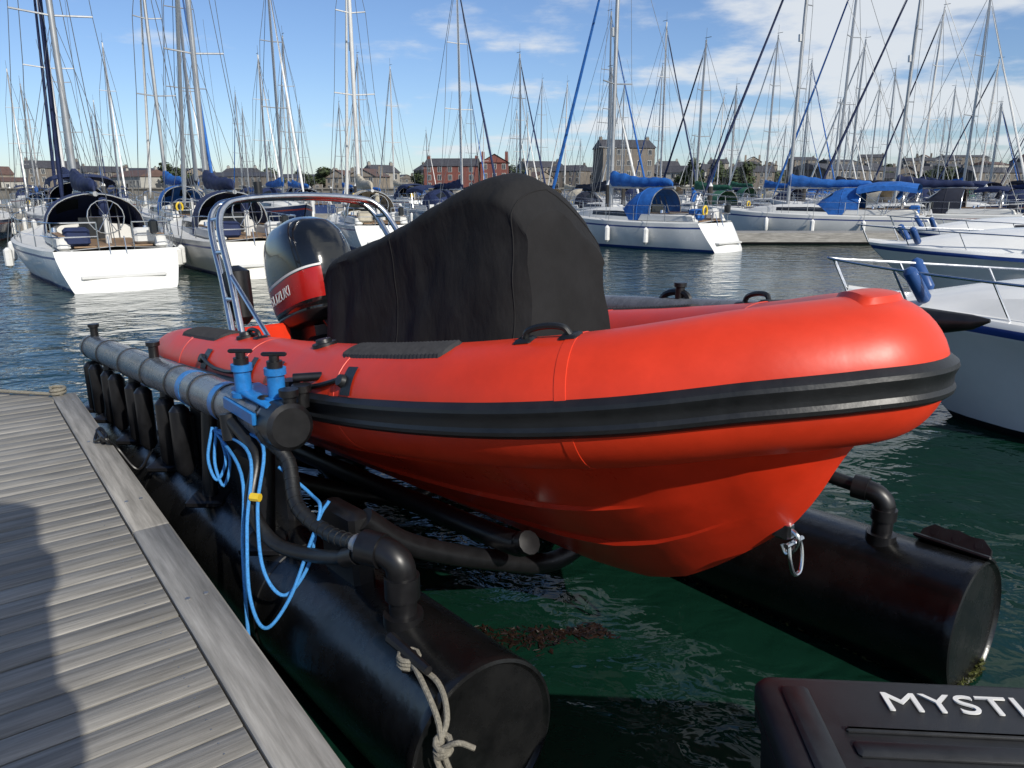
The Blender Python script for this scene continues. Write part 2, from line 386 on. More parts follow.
    for s in(-1,1):
        z1=zm+(H-zm)*.42; z2=zm+(H-zm)*.7
        b.tube([(mx_-.1,s*hb*.9,hs(.57)[1]),(mx_-.15,s*hb*.55,z1),(mx_-.15,s*hb*.4,z2),(mx_,0,H-.3)],wire,6,4,False)
        b.tube([(mx_-.4,s*hb*.88,hs(.57)[1]),(mx_,0,z1)],wire*.8,6,4,False)
        b.tube([(mx_-bl*.7,0,bz),(mx_-.3,s*hb*.2,zm+(H-zm)*.5)],wire*.5,6,4,False)
    b.tube([(0.1,0,z0+.1),(mx_,0,H)],wire,6,4,False)
    zb=hs(.99)[1]
    b.tube([(L*.985,0,zb),(mx_,0,H-.4)],wire,6,4,False)
    P0=V((L*.975,0,zb+.35)); P1=V((mx_+.1,0,H-.9))
    b.tube([P0,P0.lerp(P1,.08),P0.lerp(P1,.5),P0.lerp(P1,.93),P1],[.03,.075,.06,.035,.02],12,6)
    b.tube([(mx_-.05,0,H),(mx_-.05,0,H+.7)],.012,6,4); b.box((mx_-.2,0,H+.12),(.5,.03,.03),6)
    if near: b.tube([(mx_+.1,0,H*.62),(mx_+.12,0,H*.62+.3)],.1,0,8)
    rr=.013 if near else .02
    prev={}
    for t in(.02,.15,.3,.45,.6,.75,.88,.97):
        w_,z=hs(t); w_*=hb*.95
        for s in(-1,1):
            p=V((L*t,s*w_,z)); q=p+V((0,0,.6)); b.tube([p,q],rr,10,5)
            if s in prev:
                b.tube([prev[s],q],rr*.5,10,4,False); b.tube([prev[s]-V((0,0,.3)),q-V((0,0,.3))],rr*.4,10,4,False)
            prev[s]=q
    w_,z=hs(.97); b.tube(cat([(L*.9,-hb*.3,z+.58),(L*1.0,-.12,z+.66),(L*1.0,.12,z+.66),(L*.9,hb*.3,z+.58)],4),rr*1.2,10,5)
    w_,z=hs(.02)
    for s in(-1,1):
        for dz in(.3,.6):
            b.tube(cat([(L*.10,s*hb*.76,z+dz),(.12,s*hb*.68,z+dz),(-.02,s*hb*.5,z+dz),(-.04,s*hb*.2,z+dz)],3),rr*1.1,10,5)
        b.tube([(-.04,s*hb*.2,z),(-.04,s*hb*.2,z+.6)],rr*1.1,10,5)
    if seed%2==0: b.tube([(-.06,hb*.5+.12*math.cos(a),z+.42+.16*math.sin(a)) for a in [-.9+k*.45 for k in range(12)]],.04,11,6)
    b.tube([(-.42,-.16,z*.25),(-.2,-.16,z),(-.1,-.16,z+.3)],rr,10,5); b.tube([(-.42,.16,z*.25),(-.2,.16,z),(-.1,.16,z+.3)],rr,10,5)
    for k in(.3,.5,.7): b.tube([(-.42+.3*k,-.16,z*(.25+.75*k)),(-.42+.3*k,.16,z*(.25+.75*k))],rr,10,5)
    for t in(.22,.42,.62):
        w_,z=hs(t); w_=w_*hb+.12
        for s in(-1,1):
            if rn.random()<.75:
                b.tube([(L*t,s*w_,z*.2),(L*t,s*w_,z*.28),(L*t,s*w_,z*.75),(L*t,s*w_,z*.83)],[.03,.10,.10,.03],8,8)
                b.tube([(L*t,s*w_,z*.8),(L*t,s*(w_-.15),z+.6)],.01,6,4)
    if near:
        b.box((-.45,0,.30),(.5,hb*.95,.07),9,bev=.02)
        b.box((L*.045,hb*.40,z0+.30),(.4,.5,.4),4,bev=.06); b.box((L*.055,-hb*.40,z0+.28),(.4,.5,.36),9,bev=.06)
        b.box((-.02,-hb*.45,z0+.5),(.2,.18,.32),1,bev=.04)
        b.tube(cat([(L*.12,0,z0+.75),(L*.11,0,z0+1.0),(L*.115,.0,z0+1.05)],3),.1,4,8)
        for k in range(4): b.tube([(L*.3,-hb*.5+k*.3,z0+.3),(L*.33,-hb*.5+k*.3,z0+.9)],.02,6,5)
        for k in range(5): b.box((-.35,-.35+k*.14,z0*.60),(.02,.07,.10),5)
    mats=[hull,M_glass,mast,cover,canopy,boot,M_wire,M_teak,M_fend,M_deck,M_steel,M_yel,genoa]
    return b.build(name,mats)
def place(o,x,y,dx,dy,roll=0):
    o.matrix_world=yaw((x,y,0),dx,dy)@Matrix.Rotation(roll,4,'X')
a=yacht_mesh('sailing_yacht',10.5,3.5,14,canopy=M_navy,cover=M_navy,near=True,wire=.009,seed=1,genoa=M_navy,fb=.84); place(a,-8.75,16.6,-.58,.81)
a=yacht_mesh('sailing_yacht',9.4,3.0,12.5,canopy=M_navy,cover=M_navy,hull=M_cream,near=True,wire=.009,seed=3,genoa=M_fend,fb=.88); place(a,-6.4,19.0,-.55,.83)
a=yacht_mesh('sailing_yacht',8.6,2.9,12,canopy=M_beige,cover=M_beige,near=True,wire=.010,seed=5,mast=M_aluw,fb=.9); place(a,-4.6,27,-.35,.93)
a=yacht_mesh('sailing_yacht',8.6,3.0,12.5,canopy=M_bluec,cover=M_bluec,near=True,wire=.010,seed=4,genoa=M_bluec); place(a,7.2,26.8,-.66,.75)
a=yacht_mesh('sailing_yacht',10.5,3.3,14,canopy=M_bluec,cover=M_bluec,near=True,bimini=True,wire=.011,seed=7,genoa=M_navy); place(a,18.3,33.4,-.84,.55)
a=yacht_mesh('sailing_yacht',9.6,3.1,13,canopy=M_blkc,cover=M_navy,near=True,wire=.011,seed=6,genoa=M_navy,boot=M_stripeR); place(a,23.6,35,-.8,.6)
var=[]
opts=[(9,3,12,M_white,M_alu,M_bluec,M_bluec,M_stripe,M_fend),(10.5,3.4,14,M_white,M_aluw,M_navy,M_navy,M_stripe,M_navy),(8,2.8,10.5,M_cream,M_alu,M_blkc,M_blkc,M_stripeR,M_fend),
 (11,3.6,15,M_white,M_alu,M_blkc,M_beige,M_stripe,M_bluec),(9.5,3.1,13,M_white,M_aluw,M_beige,M_navy,M_stripeR,M_fend),(10,3.3,13.5,mat('navy_hull',(.015,.03,.09),.25),M_alu,M_bluec,M_navy,M_stripeR,M_fend),(8.5,2.9,11.5,M_white,M_alu,M_greenc,M_greenc,M_stripe,M_navy)]
for i,q in enumerate(opts):
    o=yacht_mesh('sailing_yacht',*q,wire=.016,seed=20+i,bimini=(i%3==1)); var.append(o.data); bpy.data.objects.remove(o)
rn=random.Random(11)
def far(x,y,dx,dy):
    o=bpy.data.objects.new('sailing_yacht',var[rn.randrange(len(var))]); sc.collection.objects.link(o)
    s=rn.uniform(.85,1.1); o.matrix_world=yaw((x,y,0),dx,dy)@Matrix.Rotation(rn.uniform(-.012,.012),4,'X')@Matrix.Diagonal((s,s,s*rn.uniform(.92,1.08),1))
for Y,sp,x0,x1 in((31,4.6,-27,-8),(41,5.0,-34,3),(45,5.4,8,40),(58,5.2,-46,50),(76,5.6,-60,62),(97,6.5,-76,80),(122,8.5,-95,100)):
    x=x0
    while x<x1:
        if rn.random()<.86:
            s=1 if rn.random()<.6 else -1
            if s==1: far(x+rn.uniform(-.6,.6),Y+rn.uniform(-1,1),-.55+rn.uniform(-.08,.08),.84)
            else: far(x-4+rn.uniform(-.6,.6),Y+8,.55,-.84)
        x+=sp*rn.uniform(.8,1.3)
b=MB()
for Y,x0,x1 in((30.6,2,16),(41.5,9,40),(38.5,-36,6),(54,-46,52),(71,-60,62),(92,-76,80)):
    b.box(((x0+x1)/2,Y,.28),(x1-x0,1.6,.36),0); b.box(((x0+x1)/2,Y,.05),(x1-x0-.5,1.3,.3),1)
    x=x0+2
    while x<x1:
        b.tube([(x,Y+.9,-1),(x,Y+.9,2.3)],.14,1,8); b.tube([(x,Y+.9,2.3),(x,Y+.9,2.5)],[.14,.02],2,8); b.box((x+4,Y-.5,.9),(.2,.2,1),2); x+=13
b.build('marina_walkway',[M_wood2,M_dark,M_fend])

# ---------------------------------------------------------------- motor boats
def motorboat(name,mw,L=7,B=2.5,fend=M_fendb):
    b=MB(); hb=B/2; S=26; secs=[]; dk=[]
    tb=smooth_tab([(0,.94,.94),(.3,1,.94),(.55,.95,.97),(.75,.76,1.02),(.9,.44,1.07),(.97,.19,1.10),(1,.03,1.12)],5)
    for i in range(S+1):
        t=i/S; w_,z=interp(tb,t); w_*=hb; rk=lambda zr:L*t-(1-zr)*.15*L*max(0,(t-.55)/.45)**1.3
        fl=1-.16*max(0,(t-.3)/.7)
        half=[(0,-.35,-.25),(w_*.86*fl,.0,0),(w_*.88*fl,.07,.06),(w_*.93*fl,.40,.38),(w_*.965*(fl*.3+.7),.72,.68),(w_*1.0,z-.15,.9),(w_*1.03,z-.12,.92),(w_*1.03,z-.05,.97),(w_*.99,z,1)]
        secs.append([V((rk(q[2]),-q[0],q[1])) for q in half[::-1]]+[V((rk(q[2]),q[0],q[1])) for q in half[1:]])
        crown=.36*max(0,1-((t-.58)/.34)**2) if abs(t-.58)<.34 else 0
        dk.append([V((L*t,-w_*.99,z)),V((L*t,-w_*.82,z+.02)),V((L*t,-w_*.70,z+.04+crown*.7)),V((L*t,-w_*.45,z+.05+crown)),V((L*t,0,z+.07+crown*1.1)),V((L*t,w_*.45,z+.05+crown)),V((L*t,w_*.70,z+.04+crown*.7)),V((L*t,w_*.82,z+.02)),V((L*t,w_*.99,z))])
    b.loft(secs,lambda i,j: 3 if min(j,15-j)>=6 else (2 if min(j,15-j)==1 else 0),False); b.add(secs[0],[tuple(range(len(secs[0])))],0,False)
    b.loft(dk,lambda i,j:1 if (12<=i<=17 and j in(1,6)) else 0,False)
    ws=[]
    for x,h,W in((L*.56,.30,.5),(L*.48,.85,.76),(L*.40,.95,.82),(L*.36,.9,.82)):
        ws.append([V((x,-math.cos(a)*W*hb,.98+math.sin(a)**.45*h)) for a in [k*math.pi/12 for k in range(13)]])
    b.loft(ws,lambda i,j:1 if i<2 else 0,False)
    b.box((L*.2,0,.98),(L*.3,B*.7,.06),4); b.box((L*.1,0,1.16),(.5,B*.6,.4),4,bev=.06)
    b.box((L*.70,0,1.35),(.5,.5,.05),1,bev=.02)
    for s in(-1,1):
        pts=[]
        for t in(.45,.57,.69,.81,.92,1.0):
            w_,z=interp(tb,t); p=V((L*t,s*w_*hb*.9,z)); q=p+V((.16,0,.22+.10*min(1,(t-.45)*4))); pts.append(q); b.tube([p,q],.011,5,6)
        pts.append(V((L*1.03,0,1.12+.34))); b.tube(cat(pts,4),.013,5,6,False)
        for t in(.90,.64,.25):
            w_,z=interp(tb,t); y=s*(w_*hb+.1)
            if t>.3: b.tube([(L*t,s*w_*hb*.78,z+.06),(L*t+.02,s*w_*hb*.79,z+.09),(L*t+.16,s*w_*hb*.95,z+.33),(L*t+.18,s*w_*hb*.96,z+.36)],[.03,.06,.06,.03],6,10)
            else: b.tube([(L*t,y,z-.75),(L*t,y,z-.68),(L*t,y,z-.25),(L*t,y,z-.18)],[.03,.1,.1,.03],6,10)
    b.box((L*.955,0,1.13),(.3,.16,.06),5,bev=.01)
    b.build(name,[M_white,M_glass,M_stripe,M_rub,M_cream,M_steel,fend],None,mw)
motorboat('motor_boat',yaw((9.35,3.75,0),-.86,.51))
motorboat('motor_boat',yaw((14.6,12.3,0),-.95,.3),8,2.9)
motorboat('motor_boat',yaw((17.9,18.2,0),-.97,.2),8,2.9)

# ---------------------------------------------------------------- boat and lift frame
B2=V((.64,-.768,0)); D2=-B2; N2=V((.768,.64,0)); p_=math.radians(4.2)
Xr=V((B2.x*math.cos(p_),B2.y*math.cos(p_),math.sin(p_)))
MR=frame((0,0,0),Xr,N2)
nose=V((1.295,2.15,1.56)); MR.translation=nose-(MR.to_3x3()@V((0,0,1.08)))
rib=empty('rigid_inflatable_boat',MR)
def ribpart(mb,name,mats,angle=38):
    o=mb.build(name,mats,None,None,angle); o.parent=rib; return o
ctl=[(5.35,.80,.80,.05),(5.22,.80,.795,.12),(5.0,.80,.79,.18),(4.6,.80,.785,.228),(4.0,.80,.79,.238),(3.2,.80,.81,.24),(2.6,.79,.83,.24),(1.9,.765,.875,.24),(1.3,.68,.93,.24),(.85,.52,.985,.24),(.5,.30,1.045,.24),(.31,.12,1.07,.24)]
st=[(-c,-y,z,r) for c,y,z,r in ctl]; full=st+[(-.24,0,1.08,.24)]+[(x,-y,z,r) for x,y,z,r in st[::-1]]
P3=cat([q[:3] for q in full],9); R3=[q.x for q in cat([(q[3],0,0) for q in full],9)]
nP=len(P3); FR=[]
for i in range(nP):
    T=(P3[min(i+1,nP-1)]-P3[max(i-1,0)]).normalized(); S=T.cross(V((0,0,1))).normalized(); U=S.cross(T); FR.append((P3[i],S,U,T))
def tpt(i,phi,off=0):
    P,S,U,T=FR[i]; r=R3[i]+off; a=math.radians(phi); return P+(S*math.cos(a)+U*math.sin(a))*r
def idx(c,side=-1):
    best=min((abs(-P3[i].x-c),i) for i in (range(nP//2+1) if side<0 else range(nP//2,nP))); return best[1]
b=MB(); b.loft([[tpt(i,k*360/48,.0016*noise.noise(P3[i]*4+V((0,0,k*.2)))) for k in range(48)] for i in range(nP)],0,True,True)
def patch(b,i0,i1,f0,f1,off,m=0,nf=10,edge=True,prof=None):
    secs=[]
    for n_,i in enumerate(range(i0,i1+1)):
        e=(n_==0 or i==i1); s=[]
        for k in range(nf+1):
            ph=f0+(f1-f0)*k/nf
            o=prof[k] if prof else off
            if edge and (e or k in(0,nf)): o=-.002
            s.append(tpt(i,ph,o))
        secs.append(s)
    b.loft(secs,m,False)
for c in(.95,2.05,3.15,4.2):
    for s in(-1,1):
        i=idx(c,s); P,S,U,T=FR[i]; secs=[]
        for dx,o in((-.022,-.001),(-.0205,.0022),(.0205,.0022),(.022,-.001)):
            secs.append([P+T*dx+(S*math.cos(a)+U*math.sin(a))*(R3[i]+o) for a in [k*math.pi/24 for k in range(48)]])
        b.loft(secs,0,True)
patch(b,nP//2-5,nP//2+5,66,108,.014,0,10)
ribpart(b,'inflatable_tube',[M_red])
b=MB(); pf=[-.002,.012,.021,.021,.012,.011,.012,.018,.024,.022,.010,-.002]
patch(b,9,nP-10,-20,13,.02,0,11,True,pf)
ribpart(b,'rubbing_strake',[M_rub],25)
b=MB()
def ridged(c0,c1,f0,f1,side=-1):
    i0,i1=sorted((idx(c0,side),idx(c1,side)))
    A=FR[i0][0]; C=FR[i1][0]; n=int((A-C).length/.012); secs=[]
    for q in range(n+1):
        t=q/n; fi=i0+(i1-i0)*t; j=min(int(fi),nP-2); g=fi-j
        P=FR[j][0].lerp(FR[j+1][0],g); S=FR[j][1].lerp(FR[j+1][1],g); U=FR[j][2].lerp(FR[j+1][2],g); r=R3[j]*(1-g)+R3[j+1]*g
        o=.007 if q%2 else .013
        if q in(0,n): o=-.002
        taper=min(1,min(q,n-q)/4+.4)
        mid=(f0+f1)/2
        secs.append([P+(S*math.cos(math.radians(a))+U*math.sin(math.radians(a)))*(r+(o if 0<k<10 else -.002)) for k,a in enumerate([mid+(f0-mid+(f1-f0)*k/10)*taper for k in range(11)])])
    b.loft(secs,0,False)
for s in(-1,1):
    ridged(1.45,2.15,56,92,s); ridged(3.75,4.5,58,104,s)
ribpart(b,'step_pads',[M_pad],20)
b=MB()
def handle(c,phi,side=-1,w=.09):
    i=idx(c,side); P,S,U,T=FR[i]; a=math.radians(phi); n=S*math.cos(a)+U*math.sin(a); q=P+n*R3[i]
    b.tube(cat([q-T*w+n*.005,q-T*w*.75+n*.035,q+n*.045,q+T*w*.75+n*.035,q+T*w+n*.005],5),.012,0,8)
    for s in(-1,1):
        rot=Matrix((T,n.cross(T),n)).transposed(); b.box(q+T*w*s,(.07,.07,.018),0,rot,bev=.007)
for s in(-1,1): handle(1.03,80,s); handle(3.35,85,s)
def valve(c,phi,side=-1):
    i=idx(c,side); P,S,U,T=FR[i]; a=math.radians(phi); n=S*math.cos(a)+U*math.sin(a); q=P+n*R3[i]
    b.tube([q-n*.01,q+n*.012,q+n*.014,q+n*.03],[.06,.058,.04,.036],0,16)
for s in(-1,1): valve(2.45,82,s); valve(3.45,82,s)
for s in(-1,1):
    for c0,c1 in((1.95,2.65),(3.0,3.7)):
        i0,i1=sorted((idx(c0,s),idx(c1,s))); pts=[]
        for k in range(9):
            i=round(i0+(i1-i0)*k/8); pts.append(tpt(i,30-12*math.sin(math.pi*k/8),.014))
        b.tube(pts,.011,0,8)
        for i in(i0,i1):
            patch(b,i,i+1,14,44,.006,0,8,False)
            b.tube([tpt(i,28,.005),tpt(i,28,.025)],[.03,.025],0,12)
ribpart(b,'handles_and_valves',[M_rub])
# hull
kt=smooth_tab([(.22,.93),(.27,.80),(.4,.57),(.5,.44),(.65,.315),(.8,.20),(.95,.105),(1.15,.035),(1.5,0.0),(4.45,0)],6)
ct=smooth_tab([(.22,.03,.94),(.27,.09,.92),(.4,.22,.89),(.5,.31,.87),(.8,.49,.81),(1.3,.665,.735),(1.9,.745,.655),(2.6,.765,.585),(4.45,.77,.53)],6)
cs=[.22,.235,.25,.27,.285,.3,.33,.36,.4,.45,.5,.57,.65,.72,.8,.88,.95,1.05,1.15,1.22,1.3,1.4,1.5,1.6,1.7,1.8,1.9,2.05,2.2,2.4,2.6,2.9,3.2,3.5,3.8,4.1,4.45]
secs=[]
for c in cs:
    zk,=interp(kt,c); yc,zc=interp(ct,c)
    i=idx(max(c,.27),1); yt,zt=abs(P3[i].y),P3[i].z
    half=[]
    us=[0,.12,.24,.32,.335,.42,.52,.60,.615,.7,.80,.88,.895,1.0]
    of=[0,0,.003,.016,0,0,.003,.016,0,0,.003,.014,0,.0]
    st_=[.35]*5+[.55]*4+[1.5]*5
    nrm=V((0,(zc-zk),-yc)).normalized() if yc>0 else V((0,0,-1))
    base_f=max(0,min(1,(c-.3)/.6))
    for u,o,s_ in zip(us,of,st_):
        fade=max(0,min(1,(c-s_)/.9)); fade=fade*fade*(3-2*fade)
        bow=math.sin(u*math.pi)*(.03*(1-base_f)+.012)
        o2=o*fade; half.append((yc*u+nrm.y*(o2+bow),zk+(zc-zk)*u+nrm.z*(o2+bow)))
    yT=max(.02,max(yc,yt)); zT=max(zt-.16,zc+.01)
    half+= [(yc+(yT-yc)*.4,zc+(zT-zc)*.5),(yT*.985,zT)]
    secs.append([V((-c,-y,z)) for y,z in half[::-1]]+[V((-c,y,z)) for y,z in half[1:]])
b=MB(); b.loft(secs,0,False); b.add(secs[-1],[tuple(range(len(secs[-1])))],0,False)
ribpart(b,'hull',[M_redhull],24)
b=MB(); dk=[]
for c in(.45,.6,.9,1.3,1.9,2.6,3.4,4.4):
    i=idx(c,1); y=abs(P3[i].y)-.05; dk.append([V((-c,-y,.82)),V((-c,-y*.9,.80)),V((-c,y*.9,.80)),V((-c,y,.82))])
dk=[[V((p.x,p.y,p.z-.14*min(1,max(0,(-p.x-.6)/1.0)))) for p in s] for s in dk]
b.loft(dk,0,False); b.box((-4.42,0,.72),(.07,1.25,.55),1,bev=.02)
b.box((-.75,0,.86),(.5,.5,.16),1,bev=.05)
ribpart(b,'deck_and_transom',[M_pad,M_redhull])
# bow eye + shackle
b=MB()
q=V((-.51,-.0,.425)); dirn=V((.75,-.0,-.6)).normalized()
b.box(q+V((.0,0,.02)),(.08,.04,.07),0,bev=.01)
b.tube(cat([q+V((0,0,.04)),q+dirn*.05+V((.02,0,.04)),q+dirn*.065,q+dirn*.05-V((.02,0,.04)),q-V((0,0,.04))],4),.009,0,8)
s0=q+dirn*.06
b.tube(cat([s0+V((.0,-.035,.02)),s0+V((.01,-.04,-.04)),s0+V((.015,-.02,-.095)),s0+V((.015,.02,-.095)),s0+V((.01,.04,-.04)),s0+V((.0,.035,.02)),s0+V((0,-.035,.02))],5),.0075,0,8)
b.tube([s0+V((0,-.055,.02)),s0+V((0,.055,.02))],.010,0,8)
ribpart(b,'bow_eye_shackle',[M_steel])
# console cover
cc=smooth_tab([(1.60,.25,1.66),(1.65,.28,1.74),(1.74,.31,1.81),(1.86,.33,1.835),(2.0,.35,1.81),(2.15,.365,1.76),(2.56,.38,1.65),(2.9,.385,1.585),(3.15,.385,1.545),(3.28,.38,1.51),(3.38,.365,1.44)],4)
secs=[]; NS=90
for k in range(NS):
    c=1.60+(3.38-1.60)*k/(NS-1); hw,zt=interp(cc,c)
    s=[]; n=64
    for k2 in range(n+1):
        t=k2/n; sh=.13
        if t<.36: f=t/.36; y=-(hw+.08*(1-f)**1.5); z=.74+(zt-sh-.74)*f
        elif t>.64: f=(1-t)/.36; y=(hw+.08*(1-f)**1.5); z=.74+(zt-sh-.74)*f
        else:
            a=math.pi*(1-(t-.36)/.28); ex=.8; y=hw*math.copysign(abs(math.cos(a))**ex,math.cos(a)); z=zt-sh+sh*math.sin(a)**1.0
        g=max(0,min(1,(z-.9)/.8))
        z-= g*.15*max(0,(y/hw+.2))*max(0,min(1,(2.2-c)/.45))
        h=(z-.74)/(zt-.74); side=(1 if t<.36 or t>.64 else .3)
        hh=max(0,min(1,1-h))
        fold=math.sin(c*14+noise.noise(V((c*2,z*1.2,1)))*5)*.010*hh**.8*side
        diag=noise.noise(V((c*2.5+z*2.0,y*2,z*1.5)))*.028+noise.noise(V((c*7+z*5,y*5,z*3)))*.010
        # creases fanning down from the front shoulder
        ang=math.atan2(zt-z+.05,c-1.5); cre=abs(math.sin(ang*9+noise.noise(V((c,z,2)))*1.5))**6*.010*side*max(0,1-(c-1.6)/1.4)
        sag=-.022*math.sin(math.pi*min(1,max(0,h)))*(1 if t<.36 or t>.64 else 0)
        y2=y+(fold+diag+sag+cre)*(1 if y>0 else -1); s.append(V((-c+diag*.4,y2,z+diag*.5)))
    secs.append(s)
b=MB(); b.loft(secs,0,False)
def capgrid(sec,bulge,sg):
    n=len(sec)-1; rows=[]
    for j in range(n//2+1):
        p,q=sec[j],sec[n-j]; row=[]
        for k in range(13):
            f=k/12; r_=p.lerp(q,f); h=j/(n/2)
            r_.x+=sg*(bulge*math.sin(math.pi*f)*(1-h*.6)+noise.noise(V((f*3,h*3,4)))*.02*math.sin(math.pi*f)); row.append(r_)
        rows.append(row)
    b.loft(rows,0,False)
capgrid(secs[0],.03,1); capgrid(secs[-1],.03,-1)
b.tube(secs[3],.004,0,5,False); b.tube(secs[46],.003,0,5,False)
b.tube([s[0] for s in secs],.012,0,6)
ribpart(b,'console_cover',[M_canvas],50)
# roll arch
b=MB()
for dx in(0,.17):
    pts=cat([(-3.80-dx,-.74,.98),(-4.0-dx,-.70,1.35),(-4.22-dx,-.66,1.68),(-4.31-dx,-.58,1.83),(-4.34-dx,-.42,1.88),(-4.34-dx,0,1.90),(-4.34-dx,.42,1.88),(-4.31-dx,.58,1.83),(-4.22-dx,.66,1.68),(-4.0-dx,.70,1.35),(-3.80-dx,.74,.98)],6)
    b.tube(pts,.023,0,10)
    if dx==0: pa=pts
    else: pb=pts
for i in(4,9,14,20,30,40,46,51,56): b.tube([pa[i],pb[i]],.015,0,8)
for s in(-1,1):
    b.tube([(-3.4,s*.73,1.03),(-4.08,s*.69,1.42)],.015,0,8); b.box((-3.9,s*.74,1.0),(.35,.12,.03),0,bev=.01)
b.tube([(-4.4,-.3,1.92),(-4.4,-.3,2.0)],.03,1,10)
b.tube([(-4.1,-.62,1.05),(-4.1,-.62,1.1),(-4.12,-.62,1.4),(-4.12,-.62,1.44)],[.03,.08,.085,.02],1,12)
ribpart(b,'roll_bar_arch',[M_steel,M_blk])
# outboard motor
b=MB(); secs=[]; K=1.22
prof=smooth_tab([(-.02,.10,.15,0),(.0,.165,.26,0),(.06,.19,.31,0),(.16,.205,.335,.0),(.30,.21,.345,-.01),(.42,.205,.335,-.02),(.52,.185,.30,-.035),(.59,.145,.24,-.05),(.63,.08,.14,-.06),(.64,.01,.02,-.06)],4)
pp=[]
for k in range(91):
    z=-.02+.66*k/90; pp.append((z,)+interp(prof,z))
tilt=Matrix.Rotation(math.radians(-10),3,'Y')
base=V((-4.28,0,.98))
NA=120
def cow(z,hw,hl,ox,a):
    e=.72
    return V((hl*math.copysign(abs(math.cos(a))**e,math.cos(a))+ox, hw*math.copysign(abs(math.sin(a))**e,math.sin(a)), z))
for z,hw,hl,ox in pp:
    s=[]
    for k in range(NA):
        q_=cow(z,hw,hl,ox,2*math.pi*k/NA)
        # slanted coordinate rows so that the colour flash has clean raked edges
        q_.z+=.16*q_.x*math.exp(-((z-.2)/.16)**2)
        g=-.02 if abs(z-.062)<.006 else 0
        s.append(base+tilt@(V((q_.x*(1+g),q_.y*(1+g),q_.z))*K))
    secs.append(s)
def cm(i,j):
    z=pp[i][0]; a=2*math.pi*(j+.5)/NA
    side=abs(math.sin(a))>.28
    if side and .095<z<.25: return 1
    if side and .255<z<.268: return 2
    if z<.05: return 3
    return 0
b.loft(secs,cm,True,True)
def ob(p): return base+tilt@(V(p)*K)
b.loft([[ob((x,y,z)) for x,y in((-.12*s,-.09),(.13*s,-.09),(.17*s,0),(.13*s,.09),(-.12*s,.09),(-.2*s,0))] for z,s in((-.02,1),(-.35,.9),(-.75,.8))],3,True,True)
b.box(ob((-.05,0,-.55)),(.45,.3,.03),3,tilt,bev=.01)
b.tube([ob((-.3,0,-.9)),ob((-.2,0,-.9)),ob((.05,0,-.9)),ob((.22,0,-.88)),ob((.27,0,-.87))],[.05,.075,.08,.05,.01],3,12)
b.box(ob((-.02,0,-.8)),(.22,.05,.3),3,tilt); b.box(ob((.02,0,-1.03)),(.2,.02,.22),3,tilt)
for k in range(3):
    a=k*2.094; r_=Matrix.Rotation(a,3,'X')@Matrix.Rotation(.5,3,'Z')
    b.box(ob((-.32,0,-.9))+tilt@(Matrix.Rotation(a,3,'X')@V((0,0,.11))),(.02,.11,.16),3,r_)
b.box(ob((.10,0,-.22)),(.2,.3,.34),3,tilt,bev=.03)
b.tube([ob((.1,-.08,0)),ob((.2,-.05,.02)),ob((.26,0,-.12))],.03,3,8)
b.box((-4.46,0,.8),(.16,.4,.5),3,bev=.02)
ribpart(b,'outboard_motor',[M_cowl,M_cowlred,M_fend,M_blk])
def text_obj(name,body,size,m,parent,mw,sx=1.0,ext=.0012):
    cu=bpy.data.curves.new(name,'FONT'); cu.body=body; cu.size=size; cu.extrude=ext; cu.align_x='CENTER'; cu.align_y='CENTER'
    cu.materials.append(m); t=bpy.data.objects.new(name,cu); sc.collection.objects.link(t); t.parent=parent
    t.matrix_local=mw@Matrix.Diagonal((sx,1,1,1)); return t
for s in(-1,1):
    rot=Matrix.Rotation(math.radians(90),4,'X') if s<0 else Matrix.Rotation(math.pi,4,'Z')@Matrix.Rotation(math.radians(90),4,'X')
    slope=Matrix.Rotation(-math.atan(.13),4,'Y')
    text_obj('cowl_lettering','SUZUKI',.105,M_fend,rib,Matrix.Translation(ob((-.0,s*.2125,.175)))@tilt.to_4x4()@slope@rot,1.05)

# ---------------------------------------------------------------- boat lift
lift=empty('boat_lift')
PL=V((-.09,2.13,.27)); PR=V((2.0,2.82,.27))
def part(mb,name,mats,angle=38):
    o=mb.build(name,mats,None,None,angle); o.parent=lift; return o
tl=.045
def pontoon(P,L0,name,r=.30):
    b=MB(); ax=V((D2.x,D2.y,-tl)).normalized()
    a=ax.cross(V((0,0,1))).normalized(); u=a.cross(ax)
    def sec(s,rr): return [P+ax*s+(a*math.cos(t)+u*math.sin(t))*rr for t in [k*math.pi/32 for k in range(64)]]
    b.loft([sec(.012,r*.2),sec(.012,r-.025),sec(.006,r-.018),sec(-.004,r-.012),sec(0.0,r),sec(.03,r+.003),sec(.036,r),sec(1.3,r),sec(1.305,r+.006),sec(1.335,r+.006),sec(1.34,r),sec(3.2,r),sec(3.205,r+.006),sec(3.235,r+.006),sec(3.24,r),sec(L0,r),sec(L0+.02,r-.03),sec(L0+.02,r*.1)],0,True,True)
    part(b,name,[M_hdpe])
pontoon(PL,5.6,'float_pontoon'); pontoon(PR,6.2,'float_pontoon')
def ptop(P,s,side=0,h=0):
    return P+V((D2.x,D2.y,-tl))*s+N2*math.sin(side)*.3+V((0,0,math.cos(side)*.3+h))
LT=lambda s,dz=0,lat=0: V((-.167,2.066,0))+D2*s+N2*lat+V((0,0,1.07+.073*(1.94-s)+dz))
RTt=V((2.135,3.3,1.51))
RT=lambda s,dz=0: RTt+D2*s+V((0,0,-.08*s+dz))
b=MB()
b.tube([LT(1.27),LT(1.28),LT(5.25),LT(5.27)],[.09,.1,.1,.085],0,32)
b.tube([RT(.3),RT(4.4)],.075,0,24)
part(b,'guide_tube',[M_grey])
b=MB()
b.tube([RT(-.02,.02),RT(.05,.01),RT(.32)],[.008,.035,.077],0,16)
